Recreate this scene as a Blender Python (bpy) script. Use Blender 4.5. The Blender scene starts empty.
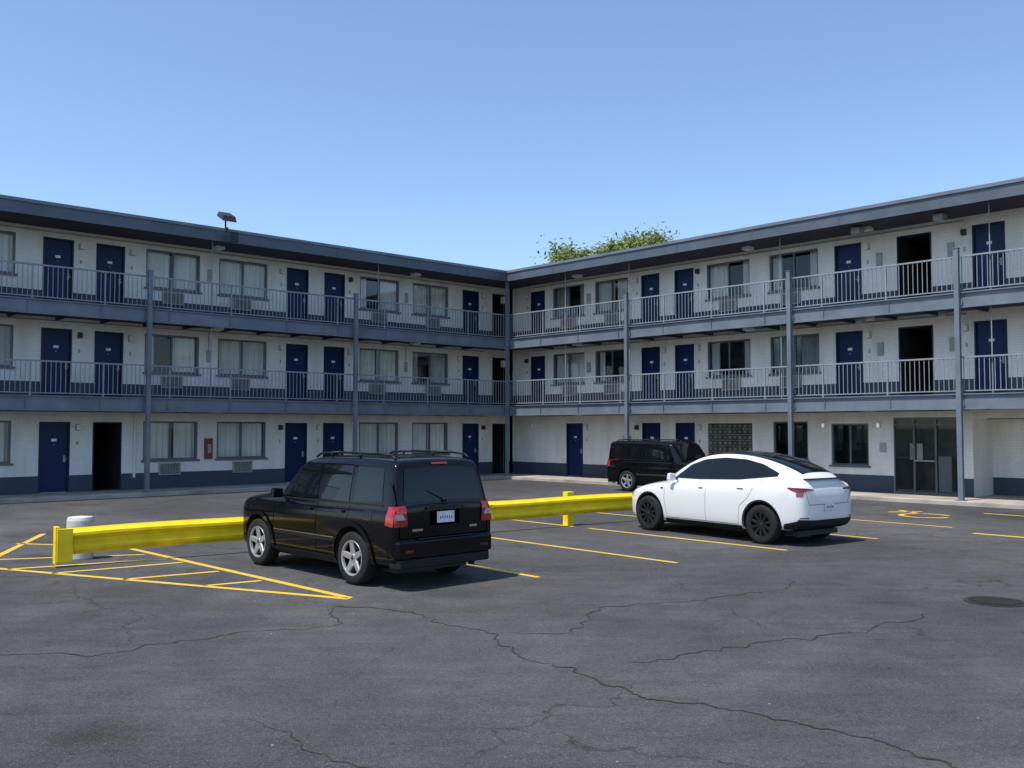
import bpy, bmesh, math, random
from mathutils import Vector, Matrix, noise
from mathutils.bvhtree import BVHTree
random.seed(7)
sc = bpy.context.scene
COL = sc.collection

# ------------------------------------------------------------------ materials
def new_mat(name):
    m = bpy.data.materials.new(name); m.use_nodes = True
    nt = m.node_tree
    return m, nt, nt.nodes['Principled BSDF'], nt.nodes, nt.links

def paint(name, col, rough=0.5, metal=0.0, coat=0.0, var=0.12, vscale=3.0, bump=0.0, bscale=80, spec=0.5):
    m, nt, b, N, L = new_mat(name)
    tc = N.new('ShaderNodeTexCoord')
    n1 = N.new('ShaderNodeTexNoise'); n1.inputs['Scale'].default_value = vscale; n1.inputs['Detail'].default_value = 6
    L.new(tc.outputs['Object'], n1.inputs['Vector'])
    r = N.new('ShaderNodeValToRGB')
    r.color_ramp.elements[0].position = 0.3; r.color_ramp.elements[1].position = 0.7
    r.color_ramp.elements[0].color = tuple(c*(1-var) for c in col)+(1,)
    r.color_ramp.elements[1].color = tuple(min(1, c*(1+var)) for c in col)+(1,)
    L.new(n1.outputs['Fac'], r.inputs['Fac']); L.new(r.outputs['Color'], b.inputs['Base Color'])
    b.inputs['Roughness'].default_value = rough; b.inputs['Metallic'].default_value = metal
    b.inputs['Coat Weight'].default_value = coat; b.inputs['Coat Roughness'].default_value = 0.04
    b.inputs['Specular IOR Level'].default_value = spec
    if bump > 0:
        n2 = N.new('ShaderNodeTexNoise'); n2.inputs['Scale'].default_value = bscale; n2.inputs['Detail'].default_value = 4
        L.new(tc.outputs['Object'], n2.inputs['Vector'])
        bp = N.new('ShaderNodeBump'); bp.inputs['Strength'].default_value = bump; bp.inputs['Distance'].default_value = 0.01
        L.new(n2.outputs['Fac'], bp.inputs['Height']); L.new(bp.outputs['Normal'], b.inputs['Normal'])
    return m

def brick_mat(name, col):
    m, nt, b, N, L = new_mat(name)
    tc = N.new('ShaderNodeTexCoord'); sp = N.new('ShaderNodeSeparateXYZ'); L.new(tc.outputs['Object'], sp.inputs[0])
    ad = N.new('ShaderNodeMath'); ad.operation = 'ADD'; L.new(sp.outputs['X'], ad.inputs[0]); L.new(sp.outputs['Y'], ad.inputs[1])
    cb = N.new('ShaderNodeCombineXYZ'); L.new(ad.outputs[0], cb.inputs['X']); L.new(sp.outputs['Z'], cb.inputs['Y'])
    br = N.new('ShaderNodeTexBrick'); L.new(cb.outputs[0], br.inputs['Vector'])
    br.inputs['Scale'].default_value = 1.0; br.inputs['Brick Width'].default_value = 0.22
    br.inputs['Row Height'].default_value = 0.075; br.inputs['Mortar Size'].default_value = 0.006
    c = Vector(col)
    br.inputs['Color1'].default_value = (*c, 1); br.inputs['Color2'].default_value = (*(c*0.94), 1)
    br.inputs['Mortar'].default_value = (*(c*0.84), 1)
    n1 = N.new('ShaderNodeTexNoise'); n1.inputs['Scale'].default_value = 0.9; n1.inputs['Detail'].default_value = 8
    mp = N.new('ShaderNodeMapping'); mp.inputs['Scale'].default_value = (2.2, 0.5, 1)
    L.new(cb.outputs[0], mp.inputs['Vector']); L.new(mp.outputs[0], n1.inputs['Vector'])
    r = N.new('ShaderNodeValToRGB'); r.color_ramp.elements[0].position = 0.25; r.color_ramp.elements[1].position = 0.6
    r.color_ramp.elements[0].color = (0.82, 0.80, 0.76, 1); r.color_ramp.elements[1].color = (1, 1, 1, 1)
    L.new(n1.outputs['Fac'], r.inputs['Fac'])
    mx = N.new('ShaderNodeMixRGB'); mx.blend_type = 'MULTIPLY'; mx.inputs[0].default_value = 1
    L.new(br.outputs['Color'], mx.inputs[1]); L.new(r.outputs['Color'], mx.inputs[2])
    L.new(mx.outputs[0], b.inputs['Base Color']); b.inputs['Roughness'].default_value = 0.6
    bp = N.new('ShaderNodeBump'); bp.inputs['Strength'].default_value = 0.6; bp.inputs['Distance'].default_value = 0.006; bp.invert = True
    L.new(br.outputs['Fac'], bp.inputs['Height']); L.new(bp.outputs['Normal'], b.inputs['Normal'])
    return m

def window_glass(name, ior=1.5):
    m, nt, b, N, L = new_mat(name)
    out = N['Material Output']; N.remove(b)
    tr = N.new('ShaderNodeBsdfTransparent'); tr.inputs[0].default_value = (0.88, 0.91, 0.90, 1)
    gl = N.new('ShaderNodeBsdfGlossy'); gl.inputs['Roughness'].default_value = 0.02; gl.inputs['Color'].default_value = (0.9, 0.95, 1, 1)
    fr = N.new('ShaderNodeFresnel'); fr.inputs['IOR'].default_value = ior
    mx = N.new('ShaderNodeMixShader'); L.new(fr.outputs[0], mx.inputs[0]); L.new(tr.outputs[0], mx.inputs[1]); L.new(gl.outputs[0], mx.inputs[2])
    L.new(mx.outputs[0], out.inputs['Surface'])
    return m

def asphalt_mat():
    m, nt, b, N, L = new_mat('asphalt')
    tc = N.new('ShaderNodeTexCoord')
    def nz(scale, det=6, rough=0.55, sx=1, sy=1, dist=0.0, rot=0.0):
        mp = N.new('ShaderNodeMapping'); mp.inputs['Scale'].default_value = (sx, sy, 1); mp.inputs['Rotation'].default_value = (0, 0, rot)
        L.new(tc.outputs['Object'], mp.inputs['Vector'])
        n = N.new('ShaderNodeTexNoise'); n.inputs['Scale'].default_value = scale; n.inputs['Detail'].default_value = det
        n.inputs['Roughness'].default_value = rough; n.inputs['Distortion'].default_value = dist
        L.new(mp.outputs[0], n.inputs['Vector']); return n
    def ramp(src, stops):
        r = N.new('ShaderNodeValToRGB')
        while len(r.color_ramp.elements) < len(stops): r.color_ramp.elements.new(0.5)
        for e, (p, c) in zip(r.color_ramp.elements, stops):
            e.position = p; e.color = (c, c, c, 1) if not isinstance(c, tuple) else (*c, 1)
        L.new(src, r.inputs['Fac']); return r
    def mul(a, bb, f=1.0, mode='MULTIPLY'):
        x = N.new('ShaderNodeMixRGB'); x.blend_type = mode; x.inputs[0].default_value = f
        L.new(a, x.inputs[1]); L.new(bb, x.inputs[2]); return x.outputs[0]
    base = ramp(nz(0.16, 8, 0.68, dist=0.6).outputs['Fac'], [(0.36, (0.118, 0.119, 0.121)), (0.5, (0.165, 0.166, 0.168)), (0.64, (0.225, 0.225, 0.224))]).outputs[0]
    streak = ramp(nz(1.0, 8, 0.74, 0.30, 3.2, 1.2, 0.55).outputs['Fac'], [(0.32, 0.72), (0.68, 1.0)]).outputs[0]
    blot = ramp(nz(1.6, 9, 0.80).outputs['Fac'], [(0.36, 0.70), (0.62, 1.0)]).outputs[0]
    grain = ramp(nz(22, 6, 0.9).outputs['Fac'], [(0.34, 0.36), (0.5, 0.84), (0.66, 1.0)]).outputs[0]
    grain2 = ramp(nz(110, 3, 0.8).outputs['Fac'], [(0.33, 0.36), (0.67, 1.0)]).outputs[0]
    c = mul(mul(mul(mul(base, streak), blot), grain), grain2)
    ag = ramp(nz(60, 2, 0.7).outputs['Fac'], [(0.60, 0.0), (0.68, 0.6)]).outputs[0]
    am = N.new('ShaderNodeMixRGB'); L.new(ag, am.inputs[0]); L.new(c, am.inputs[1]); am.inputs[2].default_value = (0.27, 0.267, 0.26, 1)
    c = am.outputs[0]
    st = ramp(nz(0.55, 3, 0.5).outputs['Fac'], [(0.60, 1.0), (0.70, 0.74)]).outputs[0]
    c = mul(c, st)
    vo = N.new('ShaderNodeTexVoronoi'); vo.inputs['Scale'].default_value = 3.2; L.new(tc.outputs['Object'], vo.inputs['Vector'])
    fl = ramp(vo.outputs['Distance'], [(0.0, 1.0), (0.026, 1.0), (0.042, 0.0)])
    sel = ramp(nz(0.9, 2).outputs['Fac'], [(0.48, 0.0), (0.56, 0.8)]).outputs[0]
    fm = mul(fl.outputs[0], sel)
    mx = N.new('ShaderNodeMixRGB'); L.new(fm, mx.inputs[0]); L.new(c, mx.inputs[1]); mx.inputs[2].default_value = (0.40, 0.39, 0.36, 1)
    v2 = N.new('ShaderNodeTexVoronoi'); v2.feature = 'DISTANCE_TO_EDGE'; v2.inputs['Scale'].default_value = 0.42
    wn = nz(1.3, 5); av = N.new('ShaderNodeMixRGB'); av.blend_type = 'ADD'; av.inputs[0].default_value = 0.9
    L.new(tc.outputs['Object'], av.inputs[1]); L.new(wn.outputs['Color'], av.inputs[2]); L.new(av.outputs[0], v2.inputs['Vector'])
    hc = ramp(v2.outputs['Distance'], [(0.0, 0.5), (0.003, 0.62), (0.006, 1.0)]).outputs[0]
    msk = ramp(nz(0.22, 2).outputs['Fac'], [(0.48, 0.0), (0.54, 1.0)]).outputs[0]
    hm = N.new('ShaderNodeMixRGB'); hm.blend_type = 'MULTIPLY'; L.new(msk, hm.inputs[0]); L.new(mx.outputs[0], hm.inputs[1]); L.new(hc, hm.inputs[2])
    L.new(hm.outputs[0], b.inputs['Base Color'])
    b.inputs['Roughness'].default_value = 0.9; b.inputs['Specular IOR Level'].default_value = 0.2
    bp = N.new('ShaderNodeBump'); bp.inputs['Strength'].default_value = 0.8; bp.inputs['Distance'].default_value = 0.010
    bn = nz(45, 5, 0.85); L.new(bn.outputs['Fac'], bp.inputs['Height'])
    L.new(bp.outputs[0], b.inputs['Normal'])
    return m

def worn_paint(name, col, under=(0.08, 0.08, 0.08), thr=0.40):
    m, nt, b, N, L = new_mat(name)
    tc = N.new('ShaderNodeTexCoord')
    n = N.new('ShaderNodeTexNoise'); n.inputs['Scale'].default_value = 14; n.inputs['Detail'].default_value = 8; n.inputs['Roughness'].default_value = 0.75
    L.new(tc.outputs['Object'], n.inputs['Vector'])
    r = N.new('ShaderNodeValToRGB'); r.color_ramp.elements[0].position = thr-0.05; r.color_ramp.elements[1].position = thr+0.03
    r.color_ramp.elements[0].color = (*under, 1); r.color_ramp.elements[1].color = (*col, 1)
    e = r.color_ramp.elements.new(0.7); e.color = (*[c*0.82 for c in col], 1)
    L.new(n.outputs['Fac'], r.inputs['Fac']); L.new(r.outputs[0], b.inputs['Base Color'])
    b.inputs['Roughness'].default_value = 0.65
    return m

M = {}
M['white_brick'] = brick_mat('white_painted_brick', (0.89, 0.86, 0.81))
M['navy_brick'] = brick_mat('navy_painted_brick', (0.050, 0.068, 0.100))
M['steel'] = paint('bluegrey_steel_paint', (0.145, 0.172, 0.205), 0.45, var=0.18, vscale=1.5)
M['steel_dark'] = paint('dark_bluegrey_fascia', (0.085, 0.105, 0.132), 0.5, var=0.18, vscale=1.2)
M['rail'] = paint('railing_paint', (0.25, 0.275, 0.30), 0.5, var=0.1)
M['soffit'] = paint('soffit_paint', (0.034, 0.040, 0.052), 0.8, var=0.15, vscale=1)
M['door'] = paint('navy_door_paint', (0.004, 0.018, 0.078), 0.4, var=0.12, vscale=1.2, spec=.25)
M['doorframe'] = paint('door_frame_paint', (0.012, 0.022, 0.055), 0.45, spec=.3)
M['wframe'] = paint('window_frame', (0.12, 0.133, 0.147), 0.4, metal=0.1)
M['glass'] = window_glass('window_glass')
M['curtain'] = paint('curtain_cloth', (0.78, 0.76, 0.72), 0.9, var=0.12, vscale=0.8)
M['curtain2'] = paint('curtain_cloth_grey', (0.42, 0.43, 0.43), 0.9, var=0.15, vscale=0.8)
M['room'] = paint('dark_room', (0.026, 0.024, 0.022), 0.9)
M['ac'] = paint('ac_unit_metal', (0.34, 0.335, 0.31), 0.5, var=0.15, vscale=6)
M['ac_dark'] = paint('ac_grille', (0.05, 0.05, 0.05), 0.6)
M['whiteplastic'] = paint('white_plastic', (0.75, 0.75, 0.73), 0.4)
M['black'] = paint('black_plastic', (0.02, 0.02, 0.022), 0.55)
M['roofmem'] = paint('roof_membrane', (0.25, 0.25, 0.25), 0.9)
M['concrete'] = paint('concrete', (0.36, 0.32, 0.27), 0.85, var=0.3, vscale=1.2, bump=0.4)
M['deck'] = paint('deck_concrete', (0.30, 0.30, 0.29), 0.85, var=0.2, vscale=2)
M['red'] = paint('red_cabinet', (0.22, 0.04, 0.028), 0.5)
M['bronze'] = paint('storefront_frame', (0.13, 0.13, 0.13), 0.35, metal=0.5)
M['lobby'] = paint('lobby_interior', (0.12, 0.14, 0.16), 0.8, var=.5, vscale=1.5)
M['gblock'] = paint('glass_block', (0.07, 0.072, 0.058), 0.15, var=0.5, vscale=5)
M['gblock2'] = paint('glass_block_light', (0.20, 0.20, 0.16), 0.15, var=0.4, vscale=5)
M['asphalt'] = asphalt_mat()
M['crack'] = paint('crack_filler', (0.036, 0.036, 0.037), 0.95, var=0.3, vscale=5, spec=.2)
M['yline'] = worn_paint('yellow_road_paint', (0.70, 0.46, 0.042), thr=0.40)
M['yrail'] = paint('yellow_guardrail_paint', (0.85, 0.63, 0.012), 0.5, var=0.13, vscale=4, spec=.35)
M['ground'] = paint('dry_grass_ground', (0.09, 0.10, 0.05), 0.95, var=0.4, vscale=0.4)
M['iron'] = paint('cast_iron', (0.018, 0.017, 0.016), 0.8, bump=0.8, bscale=60, spec=.2)
M['ironring'] = paint('cast_iron_frame', (0.038, 0.036, 0.034), 0.8, bump=0.8, bscale=60, spec=.2)
M['bollard'] = paint('bollard_white', (0.55, 0.54, 0.50), 0.75, var=0.3, vscale=5, bump=0.3)
mm, nt, b, N, L = new_mat('lamp_lens'); b.inputs['Base Color'].default_value = (.8, .76, .66, 1); b.inputs['Emission Color'].default_value = (1, 0.9, 0.7, 1); b.inputs['Emission Strength'].default_value = .35
M['lamp'] = mm

# ------------------------------------------------------------------ mesh builder
class MB:
    def __init__(s): s.v = []; s.f = []; s.m = []; s.mats = []
    def mi(s, key):
        if key not in s.mats: s.mats.append(key)
        return s.mats.index(key)
    def face(s, pts, key):
        n = len(s.v); s.v += [tuple(p) for p in pts]; s.f.append(list(range(n, n+len(pts)))); s.m.append(s.mi(key))
    def hexa(s, p, key):
        n = len(s.v); s.v += [tuple(q) for q in p]; k = s.mi(key)
        for f in ((0, 3, 2, 1), (4, 5, 6, 7), (0, 1, 5, 4), (1, 2, 6, 5), (2, 3, 7, 6), (3, 0, 4, 7)):
            s.f.append([n+i for i in f]); s.m.append(k)
    def box(s, x0, x1, y0, y1, z0, z1, key):
        s.hexa([(x0, y0, z0), (x1, y0, z0), (x1, y1, z0), (x0, y1, z0), (x0, y0, z1), (x1, y0, z1), (x1, y1, z1), (x0, y1, z1)], key)
    def cyl(s, p0, p1, r0, r1, n, key):
        p0 = Vector(p0); p1 = Vector(p1); d = (p1-p0).normalized()
        a = d.orthogonal().normalized(); c = d.cross(a); k = s.mi(key); b0 = len(s.v)
        for p, r in ((p0, r0), (p1, r1)):
            for i in range(n):
                t = 2*math.pi*i/n; s.v.append(tuple(p+a*(r*math.cos(t))+c*(r*math.sin(t))))
        for i in range(n):
            j = (i+1) % n; s.f.append([b0+i, b0+j, b0+n+j, b0+n+i]); s.m.append(k)
        s.f.append([b0+i for i in range(n)][::-1]); s.m.append(k)
        s.f.append([b0+n+i for i in range(n)]); s.m.append(k)
    def lathe_y(s, c, prof, n, key):
        k = s.mi(key); b0 = len(s.v); P = len(prof)
        for i in range(n):
            t = 2*math.pi*i/n
            for r, y in prof: s.v.append((c[0]+r*math.cos(t), c[1]+y, c[2]+r*math.sin(t)))
        for i in range(n):
            j = (i+1) % n
            for q in range(P-1):
                s.f.append([b0+i*P+q, b0+i*P+q+1, b0+j*P+q+1, b0+j*P+q]); s.m.append(k)
    def build(s, name, parent=None, smooth=False, recalc=True, bevel=0.0):
        me = bpy.data.meshes.new(name); me.from_pydata(s.v, [], s.f)
        for k in s.mats: me.materials.append(M[k])
        me.polygons.foreach_set('material_index', s.m)
        if recalc:
            bm = bmesh.new(); bm.from_mesh(me); bmesh.ops.recalc_face_normals(bm, faces=bm.faces); bm.to_mesh(me); bm.free()
        me.update()
        if smooth: me.shade_smooth()
        ob = bpy.data.objects.new(name, me); COL.objects.link(ob)
        if parent: ob.parent = parent
        if bevel > 0:
            bv = ob.modifiers.new('bevel', 'BEVEL'); bv.width = bevel; bv.segments = 2; bv.limit_method = 'ANGLE'
        return ob

def empty(name, loc=(0, 0, 0), rz=0):
    e = bpy.data.objects.new(name, None); COL.objects.link(e); e.location = loc; e.rotation_euler = (0, 0, rz); return e

# ------------------------------------------------------------------ ground
mb = MB(); mb.face([(-2500, -2500, -0.012), (2500, -2500, -0.012), (2500, 2500, -0.012), (-2500, 2500, -0.012)], 'ground'); mb.build('ground', recalc=False)
mb = MB(); mb.face([(-70, -40, 0), (80, -40, 0), (80, 75, 0), (-70, 75, 0)], 'asphalt'); mb.build('parking_lot_asphalt', recalc=False)

# ------------------------------------------------------------------ motel
ROT = math.atan2(-0.737, 0.676)
motel = empty('motel_building', (-0.2, 39.9, 0), ROT)
LEN_L, LEN_R, DEEP = 32.0, 31.0, 11.5
FL = [0.12, 3.0, 5.8]; SOF = [2.72, 5.52, 8.26]
def T(w, s, d, z): return (-1.5+d, -s, z) if w == 'L' else (s, 1.5-d, z)
def wb(mb, w, s0, s1, d0, d1, z0, z1, key):
    a = T(w, s0, d0, z0); b = T(w, s1, d1, z1)
    mb.box(min(a[0], b[0]), max(a[0], b[0]), min(a[1], b[1]), max(a[1], b[1]), min(a[2], b[2]), max(a[2], b[2]), key)

mb = MB()
for z0, z1 in ((2.72, 3.0), (5.52, 5.8)):
    mb.box(-DEEP, 0, -LEN_L, DEEP, z0, z1, 'deck'); mb.box(0, LEN_R, 0, DEEP, z0, z1, 'deck')
mb.build('floor_decks', motel)
mb = MB()
for z in (2.72, 5.52):
    mb.box(-1.5, -0.06, -LEN_L+.02, 1.5, z-0.015, z-0.003, 'soffit'); mb.box(-0.06, LEN_R-.02, 0.06, 1.5, z-0.015, z-0.003, 'soffit')
    s = 1.2
    while s < 30:
        wb(mb, 'L', s, s+0.07, 0.02, 1.43, z-0.10, z-0.016, 'soffit'); wb(mb, 'R', s, s+0.07, 0.02, 1.43, z-0.10, z-0.016, 'soffit'); s += 1.35
mb.build('balcony_soffits', motel)
mb = MB()
OH = 0.25
mb.box(-DEEP-.3, OH, -LEN_L-.3, DEEP+.3, 8.26, 8.54, 'soffit'); mb.box(OH, LEN_R+.3, -OH, DEEP+.3, 8.26, 8.54, 'soffit')
mb.box(-DEEP-.3, OH-.01, -LEN_L-.3, DEEP+.3, 8.545, 8.60, 'roofmem'); mb.box(OH-.01, LEN_R+.3, -OH+.01, DEEP+.3, 8.545, 8.60, 'roofmem')
mb.box(OH, OH+.035, -LEN_L-.3, -OH-.035, 8.22, 8.56, 'steel_dark'); mb.box(OH, LEN_R+.3, -OH-.035, -OH, 8.22, 8.56, 'steel_dark')
mb.box(OH-.05, OH+.075, -LEN_L-.3, -OH-.075, 8.563, 8.66, 'steel'); mb.box(OH-.05, LEN_R+.3, -OH-.075, -OH+.05, 8.563, 8.66, 'steel')
s = 2.4
while s < 31:
    wb(mb, 'L', s, s+0.03, 1.5+OH+.035, 1.5+OH+.045, 8.22, 8.555, 'steel_dark'); wb(mb, 'R', s+.6, s+.63, 1.5+OH+.035, 1.5+OH+.045, 8.22, 8.555, 'steel_dark'); s += 3.05
mb.build('flat_roof', motel)

P = 8.33
def leftfloor(fl):
    o = [(-1.32, -0.48, 'dark')]
    for n in range(-0, 4):
        b0 = n*P
        for a, b_, t in ((.30, 1.20, 'door'), (1.97, 3.82, 'win'), (4.50, 6.36, 'win'), (7.05, 7.95, 'door')):
            if b0+b_ < LEN_L-.5: o.append((b0+a, b0+b_, t))
    return o
def rightupper():
    return [(-.12, .74, 'door'), (1.22, 3.02, 'win'), (3.62, 5.36, 'win'), (6.04, 6.92, 'door'), (7.64, 8.50, 'door'), (9.09, 10.89, 'win'), (11.68, 13.5, 'win'),
            (14.09, 15.0, 'door'), (16.16, 17.22, 'dark'), (18.4, 19.3, 'door'), (20.0, 21.85, 'win'), (22.5, 24.35, 'win'), (25.1, 26.0, 'door'), (26.7, 27.6, 'door'), (28.3, 30.1, 'win')]
def rightground():
    return [(2.0, 2.93, 'door'), (6.04, 6.92, 'door'), (7.64, 8.50, 'door'), (9.07, 10.93, 'block'), (11.75, 13.05, 'win'), (13.88, 15.14, 'bigwin'), (15.94, 17.87, 'store'), (18.3, 30.6, 'recess')]

walls = MB(); band = MB(); doors = MB(); wins = MB(); glass = MB(); curt = MB(); acs = MB(); fit = MB(); store = MB(); rooms = MB()

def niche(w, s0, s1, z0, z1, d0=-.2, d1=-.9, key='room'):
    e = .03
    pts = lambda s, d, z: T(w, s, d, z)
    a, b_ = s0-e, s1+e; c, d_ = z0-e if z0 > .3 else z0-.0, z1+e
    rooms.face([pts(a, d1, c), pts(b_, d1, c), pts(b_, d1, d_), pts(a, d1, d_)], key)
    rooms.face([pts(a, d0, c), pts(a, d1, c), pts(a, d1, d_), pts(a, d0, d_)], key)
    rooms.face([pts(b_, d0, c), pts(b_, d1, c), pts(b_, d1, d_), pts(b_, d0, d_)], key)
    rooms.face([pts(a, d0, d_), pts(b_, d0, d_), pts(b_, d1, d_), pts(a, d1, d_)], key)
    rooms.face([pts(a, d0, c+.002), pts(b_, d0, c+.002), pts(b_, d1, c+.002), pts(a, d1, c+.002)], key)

def curtain(w, s0, s1, z0, z1, key, ph):
    n = max(4, int((s1-s0)/0.03)); prev = None
    for i in range(n+1):
        s = s0+(s1-s0)*i/n
        d = -.215+.034*math.sin(i*0.95+ph)+.016*math.sin(i*0.37+ph*3)
        cur = (T(w, s, d, z0), T(w, s, d, z1))
        if prev: curt.face([prev[0], cur[0], cur[1], prev[1]], key)
        prev = cur

def window(w, s0, s1, z0, z1, fl, ac=True, trim='wframe'):
    fw = .055
    wb(wins, w, s0, s0+fw, -.12, -.03, z0, z1, trim); wb(wins, w, s1-fw, s1, -.12, -.03, z0, z1, trim)
    wb(wins, w, s0+fw, s1-fw, -.12, -.03, z1-fw, z1, trim); wb(wins, w, s0+fw, s1-fw, -.12, -.03, z0, z0+fw, trim)
    mid = (s0+s1)/2
    wb(wins, w, mid-.03, mid+.03, -.11, -.045, z0+fw, z1-fw, trim)
    wb(wins, w, s0-.06, s1+.06, -.02, .07, z0-.06, z0, 'wframe')
    a, b_, c, d_ = T(w, s0+fw, -.08, z0+fw), T(w, s1-fw, -.08, z0+fw), T(w, s1-fw, -.08, z1-fw), T(w, s0+fw, -.08, z1-fw)
    glass.face([a, b_, c, d_], 'glass')
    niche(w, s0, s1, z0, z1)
    st = random.random(); key = 'curtain' if random.random() < .7 else 'curtain2'; ph = random.random()*6
    if w == 'L' and fl != 1: st *= .7
    elif fl == 1 or w == 'R': st = .30+st*.70
    if w == 'R' and fl == 0: st = 2
    if st < .64:
        g = random.uniform(.0, .06); m2 = mid+random.uniform(-.15, .15)
        curtain(w, s0+.02, m2-g, z0, z1, key, ph); curtain(w, m2+g, s1-.02, z0, z1, key, ph+1)
    elif st < .82:
        curtain(w, s0+.02, mid-.1, z0, z1, key, ph); curtain(w, s1-.4, s1-.02, z0, z1, key, ph)
    elif st < 1.5:
        curtain(w, s0+.02, s0+.38, z0, z1, key, ph); curtain(w, s1-.38, s1-.02, z0, z1, key, ph)
    if ac:
        c0 = mid+random.uniform(-.1, .15); h0 = z0-.50; dd = random.choice([.07, .13, .20])
        wb(acs, w, c0-.36, c0+.36, 0.002, dd, h0, h0+.40, 'ac')
        for k in range(9):
            wb(acs, w, c0-.32, c0+.32, dd+.001, dd+.008, h0+.04+k*.037, h0+.060+k*.037, 'ac_dark')
        for k in range(-3, 4):
            wb(acs, w, c0+k*.095-.006, c0+k*.095+.006, dd+.009, dd+.013, h0+.03, h0+.37, 'ac')

def door(w, s0, s1, z0, z1, key='door'):
    fw = .05
    wb(doors, w, s0, s0+fw, -.14, .012, z0, z1, 'doorframe'); wb(doors, w, s1-fw, s1, -.14, .012, z0, z1, 'doorframe')
    wb(doors, w, s0+fw, s1-fw, -.14, .012, z1-fw, z1, 'doorframe')
    wb(doors, w, s0+fw+.004, s1-fw-.004, -.11, -.06, z0+.02, z1-fw-.004, key)
    wb(doors, w, s0+fw, s1-fw, -.14, -.02, z0-.005, z0+.018, 'ac')
    mid = (s0+s1)/2
    wb(doors, w, mid-.075, mid+.075, -.058, -.05, z0+1.57, z0+1.65, 'whiteplastic')
    wb(doors, w, mid-.015, mid+.015, -.058, -.05, z0+1.45, z0+1.48, 'ac')
    hs = s0+.14 if w == 'L' else s1-.14
    wb(doors, w, hs-.03, hs+.03, -.058, -.045, z0+.93, z0+1.13, 'ac'); wb(doors, w, hs-.06, hs+.05, -.045, -.005, z0+1.0, z0+1.025, 'ac')
    q = s0-.22 if random.random() < .5 else s1+.22
    lc = random.choice(['black', 'whiteplastic', 'whiteplastic'])
    wb(fit, w, q-.07, q+.07, .002, .03, z0+1.90, z0+2.10, 'ac'); wb(fit, w, q-.055, q+.055, .031, .14, z0+1.92, z0+2.08, lc)
    wb(fit, w, q-.03, q+.03, .002, .012, z0+1.45, z0+1.57, 'ac')

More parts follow.
